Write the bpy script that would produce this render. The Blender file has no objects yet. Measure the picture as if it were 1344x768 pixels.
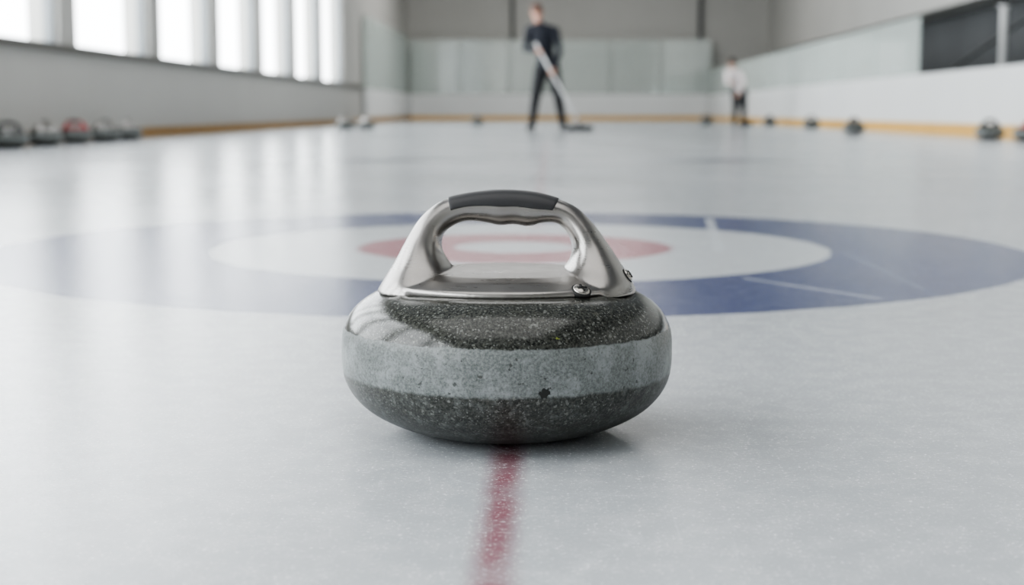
import bpy, bmesh, math, random
import numpy as np
from mathutils import Vector, Matrix
from mathutils.bvhtree import BVHTree
random.seed(3)
scene = bpy.context.scene
COL = scene.collection

# ---------------------------------------------------------------- helpers
def link(o):
    COL.objects.link(o); return o

def mesh_obj(name, verts, faces, mat=None, smooth=False):
    me = bpy.data.meshes.new(name)
    me.from_pydata([tuple(map(float, v)) for v in verts], [], faces)
    me.update()
    bm = bmesh.new(); bm.from_mesh(me)
    bmesh.ops.recalc_face_normals(bm, faces=bm.faces)
    bm.to_mesh(me); bm.free()
    if mat: me.materials.append(mat)
    if smooth:
        for p in me.polygons: p.use_smooth = True
    return link(bpy.data.objects.new(name, me))

def boxes(name, bl, mat, bevel=0.0):
    V, F = [], []
    for (x0, x1, y0, y1, z0, z1) in bl:
        b = len(V)
        V += [(x0,y0,z0),(x1,y0,z0),(x1,y1,z0),(x0,y1,z0),(x0,y0,z1),(x1,y0,z1),(x1,y1,z1),(x0,y1,z1)]
        F += [(b,b+3,b+2,b+1),(b+4,b+5,b+6,b+7),(b,b+1,b+5,b+4),(b+1,b+2,b+6,b+5),(b+2,b+3,b+7,b+6),(b+3,b,b+4,b+7)]
    o = mesh_obj(name, V, F, mat)
    if bevel:
        m = o.modifiers.new('bevel', 'BEVEL'); m.width = bevel; m.segments = 2
    return o

def empty(name, loc=(0,0,0)):
    e = bpy.data.objects.new(name, None); e.empty_display_size = 0.1
    e.location = loc
    return link(e)

def struct(o, label=None):
    o["kind"] = "structure"
    if label: o["label"] = label
    return o

def catmull(pts, n):
    P = np.array(pts, float)
    P = np.vstack([2*P[0]-P[1], P, 2*P[-1]-P[-2]])
    out = []
    segs = len(P)-3
    for i in range(segs):
        for k in range(n):
            t = k/n
            a,b,c,d = P[i],P[i+1],P[i+2],P[i+3]
            out.append(0.5*((2*b)+(-a+c)*t+(2*a-5*b+4*c-d)*t*t+(-a+3*b-3*c+d)*t**3))
    out.append(P[-2])
    return np.array(out)

def lathe(profile, seg=128, sy=1.0):
    """profile list (r,z) from axis to axis, returns verts, faces"""
    V, F = [], []
    rings = []
    for (r, z) in profile:
        if r < 1e-6:
            rings.append([len(V)]); V.append((0,0,z))
        else:
            s = len(V)
            for k in range(seg):
                a = 2*math.pi*k/seg
                V.append((r*math.cos(a), sy*r*math.sin(a), z))
            rings.append(list(range(s, s+seg)))
    for A, B in zip(rings[:-1], rings[1:]):
        for k in range(seg):
            k2 = (k+1) % seg
            if len(A) == 1 and len(B) == 1: continue
            if len(A) == 1: F.append((A[0], B[k], B[k2]))
            elif len(B) == 1: F.append((A[k], A[k2], B[0]))
            else: F.append((A[k], A[k2], B[k2], B[k]))
    return V, F

def loft(rings, V, F, cap=True):
    base = len(V); n = len(rings[0])
    for r in rings: V.extend([tuple(map(float, p)) for p in r])
    for i in range(len(rings)-1):
        for k in range(n):
            k2 = (k+1) % n
            a = base+i*n
            F.append((a+k, a+k2, a+n+k2, a+n+k))
    if cap:
        F.append(tuple(base+k for k in range(n))[::-1])
        F.append(tuple(base+(len(rings)-1)*n+k for k in range(n)))

def bake_mods(o):
    dg = bpy.context.evaluated_depsgraph_get()
    dg.update()
    me = bpy.data.meshes.new_from_object(o.evaluated_get(dg))
    o.modifiers.clear()
    o.data = me
    return o

# ---------------------------------------------------------------- node helper
class NT:
    def __init__(self, name):
        self.mat = bpy.data.materials.new(name); self.mat.use_nodes = True
        self.t = self.mat.node_tree
        self.t.nodes.clear()
        self.out = self.t.nodes.new('ShaderNodeOutputMaterial')
    def n(self, kind, **kw):
        nd = self.t.nodes.new(kind)
        for k, v in kw.items(): setattr(nd, k, v)
        return nd
    def set(self, sock, v):
        if v is None: return
        if isinstance(v, bpy.types.NodeSocket): self.t.links.new(v, sock)
        else: sock.default_value = v
    def math(self, op, a, b=None, c=None, clamp=False):
        nd = self.n('ShaderNodeMath', operation=op, use_clamp=clamp)
        self.set(nd.inputs[0], a); self.set(nd.inputs[1], b)
        if c is not None: self.set(nd.inputs[2], c)
        return nd.outputs[0]
    def vmath(self, op, a, b=None):
        nd = self.n('ShaderNodeVectorMath', operation=op)
        self.set(nd.inputs[0], a); self.set(nd.inputs[1], b)
        return nd.outputs['Value'] if op in ('LENGTH','DOT_PRODUCT') else nd.outputs[0]
    def mix(self, f, a, b):
        nd = self.n('ShaderNodeMix', data_type='RGBA')
        self.set(nd.inputs[0], f); self.set(nd.inputs[6], a); self.set(nd.inputs[7], b)
        return nd.outputs[2]
    def step(self, x, e0, e1, lo=0.0, hi=1.0):
        nd = self.n('ShaderNodeMapRange', interpolation_type='SMOOTHSTEP')
        self.set(nd.inputs[0], x)
        nd.inputs[1].default_value = e0; nd.inputs[2].default_value = e1
        nd.inputs[3].default_value = lo; nd.inputs[4].default_value = hi
        return nd.outputs[0]
    def noise(self, vec, scale, detail=3, rough=0.5, dist=0.0):
        nd = self.n('ShaderNodeTexNoise')
        self.set(nd.inputs['Vector'], vec); nd.inputs['Scale'].default_value = scale
        nd.inputs['Detail'].default_value = detail; nd.inputs['Roughness'].default_value = rough
        nd.inputs['Distortion'].default_value = dist
        return nd.outputs['Fac']
    def voro(self, vec, scale):
        nd = self.n('ShaderNodeTexVoronoi')
        self.set(nd.inputs['Vector'], vec); nd.inputs['Scale'].default_value = scale
        return nd
    def obj(self):
        return self.n('ShaderNodeTexCoord').outputs['Object']
    def sep(self, v):
        nd = self.n('ShaderNodeSeparateXYZ'); self.set(nd.inputs[0], v); return nd.outputs
    def bump(self, h, strength, dist=0.001):
        nd = self.n('ShaderNodeBump'); self.set(nd.inputs['Height'], h)
        nd.inputs['Strength'].default_value = strength; nd.inputs['Distance'].default_value = dist
        return nd.outputs[0]
    def scale(self, v, s):
        nd = self.n('ShaderNodeMapping'); self.set(nd.inputs[0], v); nd.inputs['Scale'].default_value = s
        return nd.outputs[0]
    def bsdf(self, **kw):
        b = self.n('ShaderNodeBsdfPrincipled')
        for k, v in kw.items(): self.set(b.inputs[k.replace('_', ' ')], v)
        self.t.links.new(b.outputs[0], self.out.inputs[0])
        return b

def C(r, g, b):
    """sRGB 0-255 -> linear rgba"""
    f = lambda c: (c/255/12.92) if c/255 <= 0.04045 else ((c/255+0.055)/1.055)**2.4
    return (f(r), f(g), f(b), 1)

def simple(name, col, rough=0.5, metal=0.0, var=0.06, scale=6.0, bump=0.0, spec=0.5):
    m = NT(name)
    o = m.obj(); nz = m.noise(o, scale, 4)
    dark = tuple(c*(1-var*2) for c in col[:3])+(1,)
    lite = tuple(min(1, c*(1+var*2)) for c in col[:3])+(1,)
    b = m.bsdf(Base_Color=m.mix(nz, dark, lite), Roughness=rough, Metallic=metal)
    b.inputs['Specular IOR Level'].default_value = spec
    if bump:
        m.set(b.inputs['Normal'], m.bump(m.noise(o, scale*20, 2), bump, 0.002))
    return m.mat

# ---------------------------------------------------------------- materials
def make_ice():
    m = NT('ice'); P = m.obj()
    s = m.sep(P)
    wob = m.noise(P, 9.0, 3)
    wobf = m.math('MULTIPLY', m.math('SUBTRACT', wob, 0.5), 0.02)
    flat = m.n('ShaderNodeCombineXYZ'); m.set(flat.inputs[0], s[0]); m.set(flat.inputs[1], s[1])
    Pf = flat.outputs[0]
    big = m.noise(P, 0.9, 4)
    fine = m.noise(P, 260, 4, 0.85)
    mid = m.noise(P, 28, 5, 0.7)
    base = m.mix(big, C(168,173,178), C(193,197,201))
    base = m.mix(m.math('MULTIPLY', m.step(mid, 0.42, 0.62), 0.35), base, C(209,212,215))
    cloud = m.noise(P, 3.0, 5, 0.65)
    blue = m.mix(cloud, C(18,38,92), C(32,56,116))
    red = m.mix(cloud, C(140,44,66), C(166,72,92))
    def ring(col_in, cx, cy, r0, r1, paint, soft=0.008, amt=1.0):
        d = m.math('ADD', m.vmath('LENGTH', m.vmath('SUBTRACT', Pf, (cx, cy, 0))), wobf)
        f = m.step(d, r1-soft, r1+soft, 1, 0)
        if r0 > 0: f = m.math('MULTIPLY', f, m.step(d, r0-soft, r0+soft))
        f = m.math('MULTIPLY', f, amt)
        return m.mix(f, col_in, paint)
    cx, cy = -0.095, 3.10
    base = ring(base, cx, cy, 0, 1.085, blue, 0.008)
    base = ring(base, cx+0.03, cy, 0, 0.655, C(194,199,203), 0.008)
    base = ring(base, cx+0.02, cy, 0.13, 0.335, red, 0.012, 0.92)
    def line(col_in, x0, y0, x1, y1, w, paint, amt, soft=0.4):
        L = math.hypot(x1-x0, y1-y0); dx, dy = (x1-x0)/L, (y1-y0)/L
        q = m.vmath('SUBTRACT', Pf, (x0, y0, 0))
        t = m.vmath('DOT_PRODUCT', q, (dx, dy, 0)); n_ = m.math('ABSOLUTE', m.math('ADD', m.vmath('DOT_PRODUCT', q, (-dy, dx, 0)), m.math('MULTIPLY', wobf, 0.3)))
        f = m.math('MULTIPLY', m.step(n_, w*(1-soft), w*(1+soft), 1, 0), m.step(m.math('ABSOLUTE', m.math('SUBTRACT', t, L/2)), L/2-w, L/2+w, 1, 0))
        f = m.math('MULTIPLY', f, amt)
        return m.mix(f, col_in, paint)
    fade = m.step(m.noise(P, 22, 5, 0.7), 0.3, 0.62, 0.68, 1.0)
    base = line(base, -0.035, -6.0, -0.035, 2.75, 0.0125, C(126,42,62), m.math('MULTIPLY', fade, 0.82), 0.85)
    base = line(base, -0.035, 3.6, -0.035, 14.0, 0.018, C(165,100,112), 0.25, 0.8)
    base = line(base, -4.0, 3.10, 4.4, 3.10, 0.006, C(140,150,166), 0.35)
    # worn scratches
    base = line(base, 0.338, 2.53, 0.516, 2.25, 0.006, C(205,210,218), 0.6)
    base = line(base, 0.61, 3.02, 0.616, 2.30, 0.005, C(110,125,155), 0.5)
    base = line(base, 0.433, 3.95, 0.355, 3.01, 0.012, C(205,210,216), 0.7)
    base = line(base, -0.9, 3.6, -0.3, 3.4, 0.004, C(150,160,175), 0.4)
    for (mx, w2) in ((-1.02, 0.21), (1.02, 0.25)):
        base = line(base, mx-w2, 8.6, mx+w2, 8.6, 0.22, C(46,58,92), 0.9)
    base = line(base, -4.4, 20.5, 4.7, 20.5, 0.06, C(140,150,165), 0.3)
    # fine scratches and frost
    scr = m.noise(m.scale(P, (60, 3, 1)), 2.2, 4, 0.75, 0.4)
    scr2 = m.noise(m.scale(P, (5, 45, 1)), 2.0, 4, 0.75, 0.6)
    base = m.mix(m.math('MULTIPLY', m.step(scr, 0.60, 0.72), 0.25), base, C(222,226,230))
    hair = m.step(m.math('ABSOLUTE', m.math('SUBTRACT', m.noise(P, 2.3, 2, 0.4, 0.6), 0.5)), 0.0, 0.0030, 1, 0)
    hairs = m.math('MULTIPLY', hair, m.step(cloud, 0.40, 0.6))
    base = m.mix(m.math('MULTIPLY', hairs, 0.25), base, C(232,236,240))
    frost = m.math('MULTIPLY', m.step(fine, 0.54, 0.68), m.step(mid, 0.3, 0.62, 0.35, 1.0))
    base = m.mix(m.math('MULTIPLY', frost, 0.9), base, C(246,247,248))
    rough = m.math('ADD', m.math('MULTIPLY', big, 0.12), m.math('MULTIPLY', frost, 0.3))
    rough = m.math('ADD', rough, 0.10)
    h = m.math('ADD', m.math('MULTIPLY', mid, 0.6), m.math('MULTIPLY', fine, 0.6))
    h = m.math('ADD', h, m.math('MULTIPLY', scr2, 0.3))
    b = m.bsdf(Base_Color=base, Roughness=rough, Normal=m.bump(h, 0.18, 0.0018))
    b.inputs['IOR'].default_value = 1.42
    return m.mat

def make_granite():
    m = NT('speckled_granite'); P = m.obj(); z = m.sep(P)[2]
    g1 = m.noise(P, 420, 4, 0.75); g2 = m.noise(P, 160, 4, 0.7); v = m.voro(P, 850)
    big = m.noise(P, 22, 4, 0.6); v2 = m.voro(P, 420)
    dark = m.mix(m.step(g1, 0.36, 0.68), C(22,24,22), C(76,77,72))
    dark = m.mix(m.math('MULTIPLY', m.step(g2, 0.56, 0.70), 0.5), dark, C(92,92,84))
    cellr = m.sep(v.outputs['Color'])[0]; cell2 = m.sep(v2.outputs['Color'])[1]
    dark = m.mix(m.math('MULTIPLY', m.step(cellr, 0.92, 0.97), 0.4), dark, C(150,152,148))
    dark = m.mix(m.math('MULTIPLY', m.step(cell2, 0.965, 0.98), 0.35), dark, C(146,148,143))
    dark = m.mix(m.math('MULTIPLY', m.step(big, 0.5, 0.7), 0.25), dark, C(48,49,40))
    lite = m.mix(m.step(g1, 0.30, 0.72), C(88,93,92), C(136,141,140))
    lite = m.mix(m.math('MULTIPLY', m.step(m.noise(P, 30, 5, 0.75), 0.46, 0.64), 0.7), lite, C(152,157,158))
    lite = m.mix(m.math('MULTIPLY', m.step(cellr, 0.88, 0.95), 0.4), lite, C(66,70,68))
    lite = m.mix(m.math('MULTIPLY', m.step(m.noise(P, 170, 2), 0.66, 0.72), 0.8), lite, C(50,53,50))
    wob = m.math('ADD', z, m.math('MULTIPLY', m.math('SUBTRACT', m.noise(P, 60, 4, 0.7), 0.5), 0.006))
    up = m.step(wob, 0.0960, 0.0980); lo = m.step(wob, 0.055, 0.059)
    band = m.math('MULTIPLY', m.math('SUBTRACT', 1.0, up), lo)
    col = m.mix(m.math('MULTIPLY', band, 0.93), dark, lite)
    under = m.math('MULTIPLY', m.math('SUBTRACT', 1.0, lo), m.step(m.noise(P, 90, 5, 0.8), 0.48, 0.68))
    col = m.mix(m.math('MULTIPLY', under, 0.4), col, C(122,127,125))
    def spot(col, c, r, paint):
        d = m.math('ADD', m.vmath('LENGTH', m.vmath('SUBTRACT', P, c)), m.math('MULTIPLY', m.math('SUBTRACT', m.noise(P, 260, 3), 0.5), 0.012))
        return m.mix(m.step(d, r*0.7, r, 1, 0), col, paint)
    col = spot(col, (0.036, -0.1455, 0.061), 0.0052, C(26,27,25))
    col = spot(col, (0.045, -0.135, 0.104), 0.0026, C(120,130,66))
    rough = m.math('ADD', m.math('MULTIPLY', band, 0.28), 0.14)
    rough = m.math('ADD', rough, m.math('MULTIPLY', m.math('SUBTRACT', 1.0, lo), 0.25))
    b = m.bsdf(Base_Color=col, Roughness=rough, Normal=m.bump(g1, 0.12, 0.0006))
    return m.mat

def make_metal(name, col, rough=0.22):
    m = NT(name); P = m.obj()
    st = m.noise(m.scale(P, (12, 12, 500)), 2.0, 4, 0.6)
    sm = m.noise(P, 35, 4, 0.6)
    r = m.math('ADD', m.math('MULTIPLY', st, 0.10), m.math('MULTIPLY', m.step(sm, 0.4, 0.75), 0.10))
    r = m.math('ADD', r, rough-0.05)
    b = m.bsdf(Base_Color=m.mix(sm, tuple(c*0.9 for c in col[:3])+(1,), col), Metallic=1.0, Roughness=r, Normal=m.bump(st, 0.03, 0.0005))
    return m.mat

M_ice = make_ice(); M_gran = make_granite()
M_steel = make_metal('brushed_steel', C(160,157,154), 0.28)
M_screw = make_metal('screw_steel', C(180,176,170), 0.2)
M_redh = simple('red_handle', C(150,30,40), 0.3)
M_darkh = simple('dark_handle', C(40,42,46), 0.35)
M_rub = simple('black_rubber', C(44,44,46), 0.45, scale=60, bump=0.05)
M_slot = simple('dark_recess', C(18,18,18), 0.6)
M_lwall = simple('warm_grey_paint', C(182,181,177), 0.55, scale=1.2, var=0.03)
M_frame = simple('window_frame_grey', C(130,135,138), 0.4, scale=3)
M_fwall = simple('far_wall_plaster', C(190,189,185), 0.8, scale=0.6, var=0.05)
M_rshade = simple('shaded_recess_wall', C(84,86,88), 0.8, scale=0.8, var=0.15)  # interior shade of the spectator recess is painted in as a darker grey
M_ceil = simple('ceiling_grey', C(120,122,124), 0.8, scale=0.6)
M_board = simple('white_rink_board', C(226,228,228), 0.35, scale=1.0, var=0.03)
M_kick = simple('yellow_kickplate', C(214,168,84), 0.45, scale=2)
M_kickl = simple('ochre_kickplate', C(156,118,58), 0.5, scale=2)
M_sill = simple('sill_grey', C(96,94,90), 0.5, scale=2)
M_pipe = simple('pipe_dark_grey', C(70,72,74), 0.4, scale=3)
M_white = simple('white_paint', C(225,225,225), 0.4, scale=3)

def thin_glass(name, tint, refl=0.12, opac=0.0, dcol=None):
    m = NT(name)
    tr = m.n('ShaderNodeBsdfTransparent'); tr.inputs[0].default_value = tint
    gl = m.n('ShaderNodeBsdfGlossy'); gl.inputs['Roughness'].default_value = 0.06
    nz = m.noise(m.obj(), 0.7, 2)
    mx = m.n('ShaderNodeMixShader'); m.set(mx.inputs[0], m.math('MULTIPLY', m.math('ADD', nz, 0.5), refl))
    m.set(mx.inputs[1], tr.outputs[0]); m.set(mx.inputs[2], gl.outputs[0])
    last = mx.outputs[0]
    if opac:
        df = m.n('ShaderNodeBsdfDiffuse'); df.inputs[0].default_value = dcol
        m2 = m.n('ShaderNodeMixShader'); m2.inputs[0].default_value = opac
        m.set(m2.inputs[1], last); m.set(m2.inputs[2], df.outputs[0]); last = m2.outputs[0]
    m.t.links.new(last, m.out.inputs[0])
    return m.mat
M_win = thin_glass('window_glass', (0.97, 0.98, 0.98, 1), 0.04)
M_plexi = thin_glass('safety_glass', (0.95, 0.98, 0.97, 1), 0.30, 0.32, C(236,245,241))

# ---------------------------------------------------------------- room
XL, XR, YF, YB, ZC = -4.55, 4.9, 46.0, -8.0, 6.0
XW = 7.6
fl = boxes('floor', [(XL-0.3, XW, YB, YF+0.8, -0.1, 0.0)], M_ice)
struct(fl, "glossy white curling ice sheet with blue and red rings")
struct(boxes('ceiling', [(XL-0.3, XW+0.2, YB, YF+0.8, ZC, ZC+0.2)], M_ceil), "grey hall ceiling")
struct(boxes('wall_far', [(XL-0.3, XW+0.2, YF+0.6, YF+0.8, 0, ZC)], M_fwall), "grey plastered end wall")
struct(boxes('wall_back', [(XL-0.3, XW+0.2, YB-0.2, YB, 0, ZC)], M_fwall), "grey plastered wall")
struct(boxes('wall_right', [(XW, XW+0.2, YB, YF+0.6, 0, ZC)], M_rshade), "side wall of spectator area, interior shade painted into its grey")
struct(boxes('trim_1', [(XW-0.7, XW, YB, YF+0.6, 2.1, ZC)], M_fwall), "grey bulkhead above the spectator area")
# left window wall
piers = [13.75+3.05*k for k in range(-7, 6)]
PW = 0.24
lw = [(XL-0.3, XL, YB, YF+0.6, 0, 0.86), (XL-0.3, XL, YB, 32.0, 5.0, ZC), (XL-0.3, XL, 32.0, YF+0.6, 0.86, ZC)]
for p in piers: lw.append((XL-0.3, XL, p-PW, p+PW, 0.86, 5.0))
struct(boxes('wall_left', lw, M_lwall), "grey painted wall below tall windows")
struct(boxes('trim_2', [(XL, XL+0.05, YB, 35.0, 0.83, 0.90)], M_sill), "dark grey sill ledge under windows")
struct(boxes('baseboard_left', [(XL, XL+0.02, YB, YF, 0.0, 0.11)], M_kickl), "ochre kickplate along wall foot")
edges = piers + [32.0+PW]
wn = 1
for a, b in zip(edges[:-1], edges[1:]):
    y0, y1 = a+PW, b-PW
    if y1-y0 < 0.3: continue
    x0, x1 = XL-0.14, XL-0.05
    t = 0.05
    fr = [(x0,x1,y0,y0+t,0.86,5.0),(x0,x1,y1-t,y1,0.86,5.0),(x0,x1,y0+t,y1-t,0.86,0.92),(x0,x1,y0+t,y1-t,4.94,5.0),
          (x0+0.02,x1-0.02,y0+t,y1-t,3.3,3.36)]
    w = boxes('window_%d' % wn, fr, M_frame)
    gx = XL-0.095
    g = mesh_obj('window_pane', [(gx,y0+t,0.92),(gx,y1-t,0.92),(gx,y1-t,4.94),(gx,y0+t,4.94)], [(0,1,2,3)], M_win)
    g.parent = w
    struct(w, "tall window with grey frame"); wn += 1

# rink boards
def rink_board(boxs, kick, glass, label, kmat=None):
    r = boxes('rink_board', boxs, M_board, 0.01)
    r["label"] = label; r["category"] = "rink boards"; r["group"] = "boards around the ice sheet"
    k = boxes('kickplate', kick, kmat or M_kick); k.parent = r; k["label"] = "yellow kickplate"
    g = boxes('safety_glass', glass, M_plexi); g.parent = r; g["label"] = "greenish clear safety glass"
    return r
rink_board([(XL+0.14, XR+0.1, YF, YF+0.1, 0.14, 0.82)], [(XL+0.14, XR, YF-0.03, YF+0.1, 0.0, 0.14)],
           [(XL+0.14+i*1.58, XL+0.14+i*1.58+1.54, YF+0.04, YF+0.06, 0.82, 2.5) for i in range(6)],
           "white end boards with yellow kickplate and glass")
rink_board([(XR, XR+0.1, YB+0.02, YF-0.05, 0.14, 0.78)], [(XR-0.03, XR+0.1, YB+0.02, YF-0.05, 0.0, 0.14)],
           [(XR+0.04, XR+0.06, 19.8+i*2.6, 19.8+i*2.6+2.55, 0.78, 1.55) for i in range(10)],
           "white side boards with yellow kickplate and glass")
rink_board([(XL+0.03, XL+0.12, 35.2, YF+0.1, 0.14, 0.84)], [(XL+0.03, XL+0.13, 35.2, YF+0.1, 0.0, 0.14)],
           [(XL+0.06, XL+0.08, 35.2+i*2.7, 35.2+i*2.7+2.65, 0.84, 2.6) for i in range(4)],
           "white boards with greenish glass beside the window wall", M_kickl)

def pipe(x, y, z0, z1, r, mat, name, label):
    V, F = lathe([(0,z0),(r*1.6,z0),(r*1.6,z0+0.03),(r,z0+0.035),(r,z1-0.035),(r*1.6,z1-0.03),(r*1.6,z1),(0,z1)], 16)
    o = mesh_obj(name, V, F, mat); o.location = (x, y, 0)
    o["label"] = label; o["category"] = "pole"
    return o
pipe(4.72, 46.45, 0.0, 6.0, 0.06, M_pipe, 'wall_pipe', "dark vertical pipe on end wall")
pipe(-1.2, 46.45, 0.0, 6.0, 0.05, M_pipe, 'wall_pipe', "dark vertical pipe on end wall")
pipe(6.3, 20.6, 0.0, 1.75, 0.05, M_white, 'support_pole', "white post behind side boards")
# hand rail of stairs in spectator area
V, F = [], []
def tube_pts(path, r, V, F, n=8):
    rings = []
    path = [Vector(p) for p in path]
    for i, p in enumerate(path):
        d = (path[min(i+1, len(path)-1)]-path[max(i-1, 0)]).normalized()
        u = d.cross(Vector((0,0,1)));
        if u.length < 1e-3: u = Vector((1,0,0))
        u.normalize(); w = d.cross(u)
        rings.append([p+r*(math.cos(2*math.pi*k/n)*u+math.sin(2*math.pi*k/n)*w) for k in range(n)])
    loft(rings, V, F)
tube_pts([(6.7,24.5,1.0),(6.7,19.0,1.9),(6.7,15.0,1.9)], 0.035, V, F)
for yy, zz in ((24.4,1.02),(22,1.4),(19.1,1.88),(16,1.9)):
    tube_pts([(6.7,yy,0.0),(6.7,yy,zz)], 0.025, V, F)
hr = mesh_obj('handrail', V, F, M_pipe); hr["label"] = "dark metal handrail rising beside side wall"; hr["category"] = "handrail"

# ---------------------------------------------------------------- curling stone
S = 0.00069
def px(x, y): return np.array([(x-665)*S, 0.130+(378-y)*0.000692])
prof = [(0.0,0.003),(0.055,0.003),(0.062,0.0),(0.070,0.0008),(0.088,0.0045),(0.107,0.0112),(0.126,0.0215),(0.1395,0.034),
        (0.1475,0.048),(0.1503,0.062),(0.1507,0.076),(0.1500,0.090),(0.1465,0.101),(0.1385,0.113),(0.126,0.1225),(0.112,0.1285),(0.098,0.131)]
sm = [tuple(p) for p in catmull(prof[2:], 5)]
prof = [(0.0,0.003),(0.055,0.003)] + sm + [(0.0,0.131)]
V, F = lathe(prof, 160)
body = mesh_obj('granite_body', V, F, M_gran, True)

outer = [(494,381),(501,369),(517,343),(534,312),(552,285),(578,264),(610,255),(640,251),(660,250),(685,251),(708,254),(733,261),(757,272),(778,292),(796,316),(813,341),(829,366),(836,380)]
inner = [(604,380),(602,362),(590,346),(580,328),(581,309),(593,297),(612,290),(637,292),(655,295.5),(673,294),(693,296.5),(714,292),(731,293),(745,306),(751,326),(745,345),(732,362),(730,380)]
bw    = [0.060,0.056,0.040,0.028,0.021,0.0165,0.0155,0.016,0.0165,0.016,0.0165,0.016,0.0165,0.021,0.028,0.040,0.057,0.061]
O = catmull([px(*p) for p in outer], 6); I = catmull([px(*p) for p in inner], 6); B = catmull([[b, 0] for b in bw], 6)[:, 0]
def sec(i, t, off=0.0):
    o, n_ = O[i], I[i]; c = (o+n_)/2; ax = (o-n_); a = np.linalg.norm(ax)/2; ax = ax/(2*a)
    e = 0.86
    ct = math.copysign(abs(math.cos(t))**e, math.cos(t)); st = math.copysign(abs(math.sin(t))**e, math.sin(t))
    q = c+ax*(a+off)*ct
    return (q[0], (B[i]+off)*st, q[1])
V, F = [], []
NR = 40
loft([[sec(i, 2*math.pi*k/NR) for k in range(NR)] for i in range(len(O))], V, F)
# skirt plate
pp = [(0,0.1300),(0.1125,0.1300),(0.1138,0.1310),(0.1138,0.1345),(0.112,0.1365),(0.106,0.1385),(0.094,0.1425),(0.078,0.1462),(0.055,0.1485),(0,0.1495)]
PV, PF = lathe(pp, 120, 0.80)
b0 = len(V); V += PV; F += [tuple(b0+i for i in f) for f in PF]
handle = mesh_obj('handle', V, F, M_steel)
md = handle.modifiers.new('r', 'REMESH'); md.mode = 'VOXEL'; md.voxel_size = 0.0013; md.use_smooth_shade = True
ms = handle.modifiers.new('s', 'SMOOTH'); ms.factor = 0.5; ms.iterations = 9
bake_mods(handle)
for p in handle.data.polygons: p.use_smooth = True
V, F = lathe([(0.0,0.1285),(0.1105,0.1285),(0.1115,0.1292),(0.1115,0.1308),(0.1105,0.1315),(0.0,0.1315)], 96, 0.80)
gasket = mesh_obj('gasket', V, F, M_slot, True)
i0 = min(range(len(O)), key=lambda i: abs(O[i][0]-px(588,262)[0]) + (0 if O[i][1] > 0.2 else 1))
i1 = min(range(len(O)), key=lambda i: abs(O[i][0]-px(734,262)[0]) + (0 if O[i][1] > 0.2 else 1))
rings = []
A = math.radians(84); K = 22
for i in range(i0, i1+1):
    ring = [sec(i, -A+2*A*k/K, 0.0011) for k in range(K+1)] + [sec(i, A-2*A*k/K, -0.004) for k in range(K+1)]
    rings.append(ring)
V, F = [], []
loft(rings, V, F)
grip = mesh_obj('grip_insert', V, F, M_rub, True)
grip["label"] = "black rubber grip insert"
bv = grip.modifiers.new('b', 'BEVEL'); bv.width = 0.0006; bv.segments = 2; bv.limit_method = 'ANGLE'; bv.angle_limit = math.radians(50)

def screw(name, R=0.0075):
    prof = [(0,-0.004),(R,-0.004),(R,0.0008),(R*0.93,0.0018),(R*0.7,0.0026),(R*0.35,0.0031),(0,0.0032)]
    V, F = lathe(prof, 40)
    o = mesh_obj(name, V, F, M_screw, True)
    sl = boxes('screw_slot', [(-R*0.6,R*0.6,-R*0.11,R*0.11,0.0018,0.0036),(-R*0.11,R*0.11,-R*0.6,R*0.6,0.0018,0.0036)], M_slot)
    sl.parent = o
    V, F = lathe([(0,-0.004),(R*1.18,-0.004),(R*1.18,0.0004),(R*1.0,0.0007),(0,0.0007)], 40)
    ws = mesh_obj('screw_washer', V, F, M_slot, True); ws.parent = o
    return o
bvh = BVHTree.FromPolygons([v.co for v in handle.data.vertices], [tuple(p.vertices) for p in handle.data.polygons])
def place(o, origin, direction):
    loc, nor, _, _ = bvh.ray_cast(Vector(origin), Vector(direction).normalized())
    if loc is None: print('MISS', origin); return
    o.matrix_local = Matrix.Translation(loc) @ nor.to_track_quat('Z', 'Y').to_matrix().to_4x4()
sc1 = screw('screw'); place(sc1, (0.0665, -0.5, 0.1495), (0, 1, -0.03))
sc2 = screw('screw', 0.006); place(sc2, (0.5, -0.018, 0.1435), (-1, 0, 0))

def assemble(loc, rot):
    e = empty('curling_stone', loc); e.rotation_euler = (0, 0, rot)
    return e
stone = assemble((-0.039, 1.312, 0.0), 0.0)
for o in (body, handle): o.parent = stone
for o in (grip, sc1, sc2, gasket): o.parent = handle
stone["label"] = "speckled dark granite curling stone with brushed steel handle, on centre line"
stone["category"] = "curling stone"

# low detail handle for distant copies
hl = handle.copy(); hl.data = handle.data.copy(); COL.objects.link(hl)
dm = hl.modifiers.new('d', 'DECIMATE'); dm.ratio = 0.08
hl.parent = None
bake_mods(hl)
lowh = hl.data
for p in lowh.polygons: p.use_smooth = True
bpy.data.objects.remove(hl)

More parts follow.
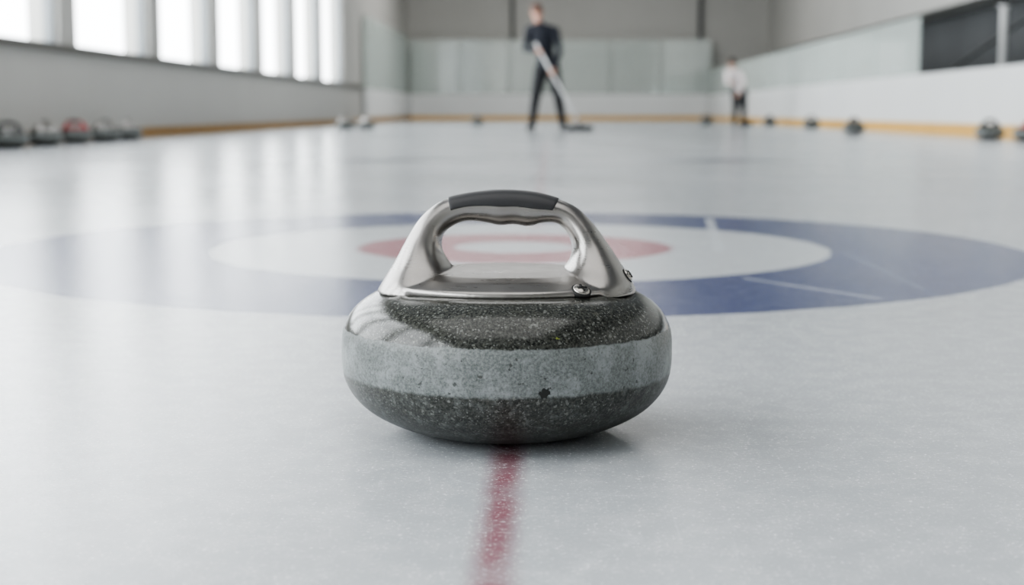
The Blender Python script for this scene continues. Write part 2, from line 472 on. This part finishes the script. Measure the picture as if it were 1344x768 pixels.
others = [(-4.22,11.25,0.5,'dark'),(-4.22,12.05,1.2,'steel'),(-4.24,12.9,0.2,'red'),(-4.22,13.7,0.9,'steel'),(-4.24,14.5,1.6,'steel'),
          (-3.28,23.3,0.4,'steel'),(-2.95,23.3,1.4,'steel'),(-1.5,30.0,1.5,'dark'),
          (3.42,32.0,0.3,'dark'),(4.5,30.0,1.0,'dark'),(4.46,25.0,0.2,'dark'),(3.98,19.2,0.8,'dark'),(4.55,15.2,0.4,'dark'),(4.66,14.3,0.9,'red')]
for (x, y, r, kind) in others:
    e = empty('curling_stone', (x, y, 0)); e.rotation_euler = (0,0,r)
    b = body.copy(); COL.objects.link(b); b.parent = e
    h = handle.copy(); h.data = lowh; COL.objects.link(h); h.parent = e
    g = grip.copy(); COL.objects.link(g); g.parent = h
    mt = {'dark': M_darkh, 'steel': M_steel, 'red': M_redh}[kind]
    h.material_slots[0].link = 'OBJECT'; h.material_slots[0].material = mt
    e["label"] = {'dark': "granite curling stone with dark handle near the boards", 'steel': "granite curling stone with silver handle near the wall",
                  'red': "granite curling stone with red handle near the boards"}[kind]
    e["category"] = "curling stone"; e["group"] = "curling stones waiting at the edge of the ice"

# ---------------------------------------------------------------- people
M_skin = simple('skin', C(205,160,140), 0.5, scale=20, var=0.03)
M_hairb = simple('brown_hair', C(84,50,34), 0.6, scale=60, var=0.2)
M_haird = simple('dark_hair', C(50,38,32), 0.6, scale=60, var=0.2)
M_jack = simple('navy_jacket', C(24,28,40), 0.7, scale=12, var=0.1)
M_trou = simple('black_trousers', C(16,18,24), 0.75, scale=12, var=0.1)
M_shirt = simple('white_shirt', C(236,228,228), 0.7, scale=12)
M_shoe = simple('black_shoe', C(22,22,24), 0.45)
M_eye = simple('eye_dark', C(30,25,22), 0.2)
M_lip = simple('lips', C(165,95,90), 0.5)

def capsule(p0, p1, r0, r1, V, F, n=14, flat=1.0, flatdir=None):
    """tapered rounded limb; flat squashes along flatdir"""
    p0, p1 = Vector(p0), Vector(p1)
    d = (p1-p0); L = d.length
    d = d.normalized() if L > 1e-6 else Vector((0,0,1))
    ref = Vector(flatdir) if flatdir is not None else (Vector((0,1,0)) if abs(d.y) < 0.9 else Vector((1,0,0)))
    w = (ref-ref.dot(d)*d).normalized(); u = d.cross(w)
    rings = []
    K = 5
    for k in range(K):
        a = math.pi/2*(1-k/K)*0.98
        rings.append((p0-d*r0*math.sin(a), r0*math.cos(a)))
    rings.append((p0, r0)); rings.append((p0.lerp(p1, 0.5), (r0+r1)/2)); rings.append((p1, r1))
    for k in range(1, K+1):
        a = math.pi/2*(k/K)*0.98
        rings.append((p1+d*r1*math.sin(a), r1*math.cos(a)))
    loft([[c+r*(math.cos(2*math.pi*j/n)*u+flat*math.sin(2*math.pi*j/n)*w) for j in range(n)] for c, r in rings], V, F)

def make_person(name, J, s, mats, label, headdir, shaft, leg=1.0):
    """J joints dict, s size scale, mats dict tag->material, shaft = unit dir of what is held"""
    V, F = [], []; prim = []
    def cap(tag, a, b, r0, r1, flat=1.0, fd=None):
        capsule(J[a] if isinstance(a, str) else a, J[b] if isinstance(b, str) else b, r0*s, r1*s, V, F, 14, flat, fd)
        A_ = Vector(J[a] if isinstance(a, str) else a); B_ = Vector(J[b] if isinstance(b, str) else b)
        prim.append((tag, A_, B_, r0*s, r1*s))
    fwd = Vector(J['fwd']).normalized()
    side = (Vector(J['shR'])-Vector(J['shL'])).normalized()
    # torso
    cap('top', 'pelvis', 'waist', 0.145, 0.135, 0.74, fwd)
    cap('top', 'waist', 'chest', 0.135, 0.172, 0.70, fwd)
    cap('top', Vector(J['chest']), Vector(J['neck'])-Vector((0,0,0.05*s)), 0.165, 0.085, 0.7, fwd)
    for sd in 'LR':
        cap('top', Vector(J['neck'])-Vector((0,0,0.045*s)), 'sh'+sd, 0.07, 0.068)
        cap('top', 'sh'+sd, 'el'+sd, 0.064, 0.048)
        cap('top', 'el'+sd, 'wr'+sd, 0.047, 0.033)
        cap('low', 'pelvis', 'hip'+sd, 0.12, 0.10)
        cap('low', 'hip'+sd, 'kn'+sd, 0.098*leg, 0.068*leg)
        cap('low', 'kn'+sd, 'an'+sd, 0.066*leg, 0.048*leg)
        an = Vector(J['an'+sd]); tf = Vector(J['toe'+sd]); heel = an+Vector((0,0,-0.05*s))-(tf-an).normalized()*0.03*s
        heel.z = 0.045*s; tf.z = 0.038*s
        cap('shoe', heel, tf, 0.044, 0.036)
        cap('shoe', an, heel, 0.045, 0.042)
        # hand gripping the shaft
        wr = Vector(J['wr'+sd]); hc = Vector(J['ha'+sd])
        pd = (hc-wr).normalized(); sh = Vector(shaft).normalized()
        cap('skin', wr, wr.lerp(hc, 0.55), 0.029, 0.034, 0.62, sh.cross(pd))
        outn = sh.cross(pd).normalized()
        for f in range(4):
            q = (1.5-f)*0.021*s
            L = (0.9, 1.0, 0.95, 0.8)[f]
            a = hc-pd*0.028*s+sh*q+outn*0.012*s
            b = a+pd*0.040*s*L+outn*0.016*s
            c = b+pd*0.020*s*L-outn*0.030*s*L
            d = c-pd*0.028*s*L-outn*0.016*s
            cap('skin', a, b, 0.0105, 0.0098); cap('skin', b, c, 0.0098, 0.009); cap('skin', c, d, 0.009, 0.0078)
        a = wr.lerp(hc, 0.4)+sh*0.03*s; b = a+pd*0.03*s+sh*0.022*s-outn*0.012*s; c = b+pd*0.028*s-outn*0.014*s-sh*0.008*s
        cap('skin', a, b, 0.0135, 0.0115); cap('skin', b, c, 0.0115, 0.009)
    # head
    h = Vector(J['head']); hd = Vector(headdir).normalized()
    hs = side-side.dot(hd)*hd; hs.normalize(); hu = hs.cross(hd)
    if hu.z < 0: hu = -hu
    cap('skin', Vector(J['neck'])-Vector((0,0,0.03*s)), h-hu*0.06*s, 0.056, 0.052)
    cap('skin', h+hu*0.03*s-hd*0.018*s, h+hu*0.02*s+hd*0.012*s, 0.086, 0.082, 0.9, hs)
    cap('skin', h-hu*0.01*s+hd*0.018*s, h-hu*0.075*s+hd*0.045*s, 0.070, 0.040, 0.9, hs)
    cap('skin', h+hu*0.012*s+hd*0.092*s, h-hu*0.022*s+hd*0.108*s, 0.009, 0.014)
    cap('lip', h-hu*0.052*s+hd*0.082*s-hs*0.018*s, h-hu*0.052*s+hd*0.082*s+hs*0.018*s, 0.008, 0.008)
    for q in (-1, 1):
        cap('skin', h+hs*q*0.080*s+hu*0.012*s, h+hs*q*0.082*s-hu*0.026*s, 0.017, 0.012)
        cap('eye', h+hs*q*0.032*s+hu*0.008*s+hd*0.083*s, h+hs*q*0.036*s+hu*0.008*s+hd*0.082*s, 0.010, 0.010)
    cap('top', Vector(J['neck'])-Vector((0,0,0.04*s)), Vector(J['neck'])+Vector((0,0,0.0)), 0.068, 0.062)
    o = mesh_obj(name, V, F)
    r = o.modifiers.new('r', 'REMESH'); r.mode = 'VOXEL'; r.voxel_size = 0.007; r.use_smooth_shade = True
    m2 = o.modifiers.new('s', 'SMOOTH'); m2.factor = 0.5; m2.iterations = 3
    bake_mods(o)
    tags = ['top','low','skin','shoe','eye','lip']
    o.data.materials.clear()
    for t in tags: o.data.materials.append(mats[t])
    nP = len(o.data.polygons)
    cen = np.zeros(nP*3); o.data.polygons.foreach_get('center', cen); cen = cen.reshape(-1, 3)
    best = np.full(nP, 1e9); idx = np.zeros(nP, int)
    for (tag, A_, B_, r0, r1) in prim:
        a = np.array(A_); d = np.array(B_)-a; L2 = max(d@d, 1e-9)
        t = np.clip(((cen-a)@d)/L2, 0, 1)
        dist = np.linalg.norm(cen-(a+t[:, None]*d), axis=1)/(r0+(r1-r0)*t)
        if tag in ('eye', 'lip'): dist = np.where(dist < 1.25, dist*0.6, dist+5)
        k = dist < best
        best[k] = dist[k]; idx[k] = tags.index(tag)
    o.data.polygons.foreach_set('material_index', idx.astype(np.int32))
    o.data.polygons.foreach_set('use_smooth', np.ones(nP, bool))
    # hair
    HV, HF = [], []
    capsule(h+hu*0.045*s-hd*0.030*s, h+hu*0.055*s+hd*0.012*s, 0.090*s, 0.080*s, HV, HF, 18, 0.95, hs)
    capsule(h+hu*0.03*s-hd*0.035*s, h-hu*0.04*s-hd*0.040*s, 0.084*s, 0.055*s, HV, HF, 18, 0.95, hs)
    hair = mesh_obj('hair', HV, HF)
    r = hair.modifiers.new('r', 'REMESH'); r.mode = 'VOXEL'; r.voxel_size = 0.008
    m2 = hair.modifiers.new('s', 'SMOOTH'); m2.iterations = 3
    bake_mods(hair)
    hair.data.materials.clear(); hair.data.materials.append(mats['hair'])
    for p in hair.data.polygons: p.use_smooth = True
    hair.parent = o
    o["label"] = label; o["category"] = "person"
    return o

def make_broom(p_top, p_bot, width, shaft_mat, s=1.0, headw=0.4):
    p_top, p_bot = Vector(p_top), Vector(p_bot)
    e = empty('curling_broom', (p_bot.x, p_bot.y, 0)); base = Vector((p_bot.x, p_bot.y, 0))
    V, F = [], []
    tube_pts([p_top-base, p_top.lerp(p_bot, 0.5)-base, p_bot-base], width, V, F, 12)
    sh = mesh_obj('shaft', V, F, shaft_mat, True); sh.parent = e
    hd = boxes('brush_head', [(-headw/2, headw/2, -0.045, 0.045, 0.035, 0.085)], M_shoe, 0.015); hd.parent = e
    bp = boxes('brush_pad', [(-headw/2+0.01, headw/2-0.01, -0.04, 0.04, 0.0, 0.037)], M_pipe, 0.004); bp.parent = e
    V, F = lathe([(0,0.075),(0.035,0.075),(0.03,0.10),(0.022,0.125),(0,0.13)], 16)
    fe = mesh_obj('ferrule', V, F, M_shoe, True); fe.parent = e
    e["label"] = "curling broom with pale shaft and black brush head"; e["category"] = "broom"
    return e

# standing sweeper
PA = Vector((-0.045, 21.5, 0))
top = Vector((-0.17, -0.27, 1.27)); bot = Vector((0.47, -0.50, 0.10))
sd = (bot-top).normalized()
hL = top.lerp(bot, 0.10); hR = top.lerp(bot, 0.36)
J = dict(pelvis=(0.0,0.02,0.96), waist=(-0.03,0.01,1.12), chest=(-0.07,-0.01,1.34), neck=(-0.115,-0.03,1.56), head=(-0.15,-0.07,1.71),
         shL=(-0.265,0.0,1.465), shR=(0.115,-0.02,1.455), elL=(-0.315,-0.07,1.20), elR=(0.185,-0.10,1.17),
         wrL=tuple(hL+Vector((-0.035,0.075,0.0))), haL=tuple(hL), wrR=tuple(hR+Vector((0.045,0.07,0.045))), haR=tuple(hR),
         hipL=(-0.085,0.02,0.90), hipR=(0.085,0.02,0.90), knL=(-0.165,-0.03,0.50), knR=(0.165,-0.04,0.50),
         anL=(-0.225,0.03,0.09), anR=(0.235,0.03,0.09), toeL=(-0.27,-0.14,0.04), toeR=(0.30,-0.13,0.04), fwd=(0.1,-1,0))
pa = make_person('person', J, 1.0, dict(top=M_jack, low=M_trou, skin=M_skin, shoe=M_shoe, eye=M_eye, lip=M_lip, hair=M_hairb),
            "person in navy jacket and black trousers sweeping with broom", (0.25,-1,-0.42), sd, 1.1)
pa.location = PA
br = make_broom(PA+top, PA+bot, 0.019, M_white)

# second figure bending forward
PB = Vector((3.77, 29.5, 0))
s = 0.84
top2 = Vector((-0.20,-0.42,0.93)); bot2 = Vector((0.10,-0.60,0.10)); sd2 = (bot2-top2).normalized()
hL2 = top2.lerp(bot2, 0.10); hR2 = top2.lerp(bot2, 0.40)
J = dict(pelvis=(0.04,0.10,0.74), waist=(0.0,0.02,0.85), chest=(-0.06,-0.10,0.99), neck=(-0.12,-0.22,1.12), head=(-0.16,-0.29,1.23),
         shL=(-0.23,-0.18,1.05), shR=(0.03,-0.19,1.04), elL=(-0.25,-0.27,0.86), elR=(0.09,-0.27,0.83),
         wrL=tuple(hL2+Vector((-0.03,0.06,0.0))), haL=tuple(hL2), wrR=tuple(hR2+Vector((0.05,0.05,0.03))), haR=tuple(hR2),
         hipL=(-0.03,0.10,0.69), hipR=(0.11,0.10,0.69), knL=(-0.04,-0.02,0.38), knR=(0.13,-0.01,0.38),
         anL=(-0.05,0.08,0.07), anR=(0.15,0.10,0.07), toeL=(-0.08,-0.06,0.03), toeR=(0.17,-0.05,0.03), fwd=(-0.15,-1,-0.5))
pb = make_person('person', J, s, dict(top=M_shirt, low=M_trou, skin=M_skin, shoe=M_shoe, eye=M_eye, lip=M_lip, hair=M_haird),
            "person in white top and black trousers bending forward", (-0.2,-1,-0.7), sd2, 1.25)
pb.location = PB
b2 = make_broom(PB+top2, PB+bot2, 0.014, M_pipe, 0.8, 0.28)
b2["label"] = "curling broom with dark shaft and black brush head"

# ---------------------------------------------------------------- light
w = bpy.data.worlds.new('overcast'); scene.world = w; w.use_nodes = True
bg = w.node_tree.nodes['Background']; bg.inputs[0].default_value = (0.95, 0.98, 1.0, 1); bg.inputs[1].default_value = 8.5
def area(name, loc, sx, sy, power, rot=(0,0,0), col=(1,1,1)):
    l = bpy.data.lights.new(name, 'AREA'); l.shape = 'RECTANGLE'; l.size = sx; l.size_y = sy; l.energy = power; l.color = col
    o = bpy.data.objects.new(name, l); o.location = loc; o.rotation_euler = rot
    return link(o)
por = area('daylight_portal', (XL-0.32, (YB+32)/2, 2.93), 4.2, 32-YB, 1, (0, -math.pi/2, 0))
por.data.cycles.is_portal = True
for y in (0, 12, 24, 38):
    area('ceiling_lamp', (-0.5, y, 5.9), 6.0, 6.0, 180 if y < 30 else 480, col=(1, 0.985, 0.96))
scene.view_settings.look = 'AgX - Medium High Contrast'

# ---------------------------------------------------------------- camera
cam = bpy.data.cameras.new('camera'); co = link(bpy.data.objects.new('camera', cam))
cam.sensor_width = 36.0; cam.lens = 1900/1344*36
co.location = (0, 0, 0.29)
co.rotation_euler = (math.radians(90)-math.atan(238/1900), 0, math.atan(50/1915))
cam.dof.use_dof = True; cam.dof.focus_distance = 1.20; cam.dof.aperture_fstop = 5.8
cam.clip_end = 200
scene.camera = co
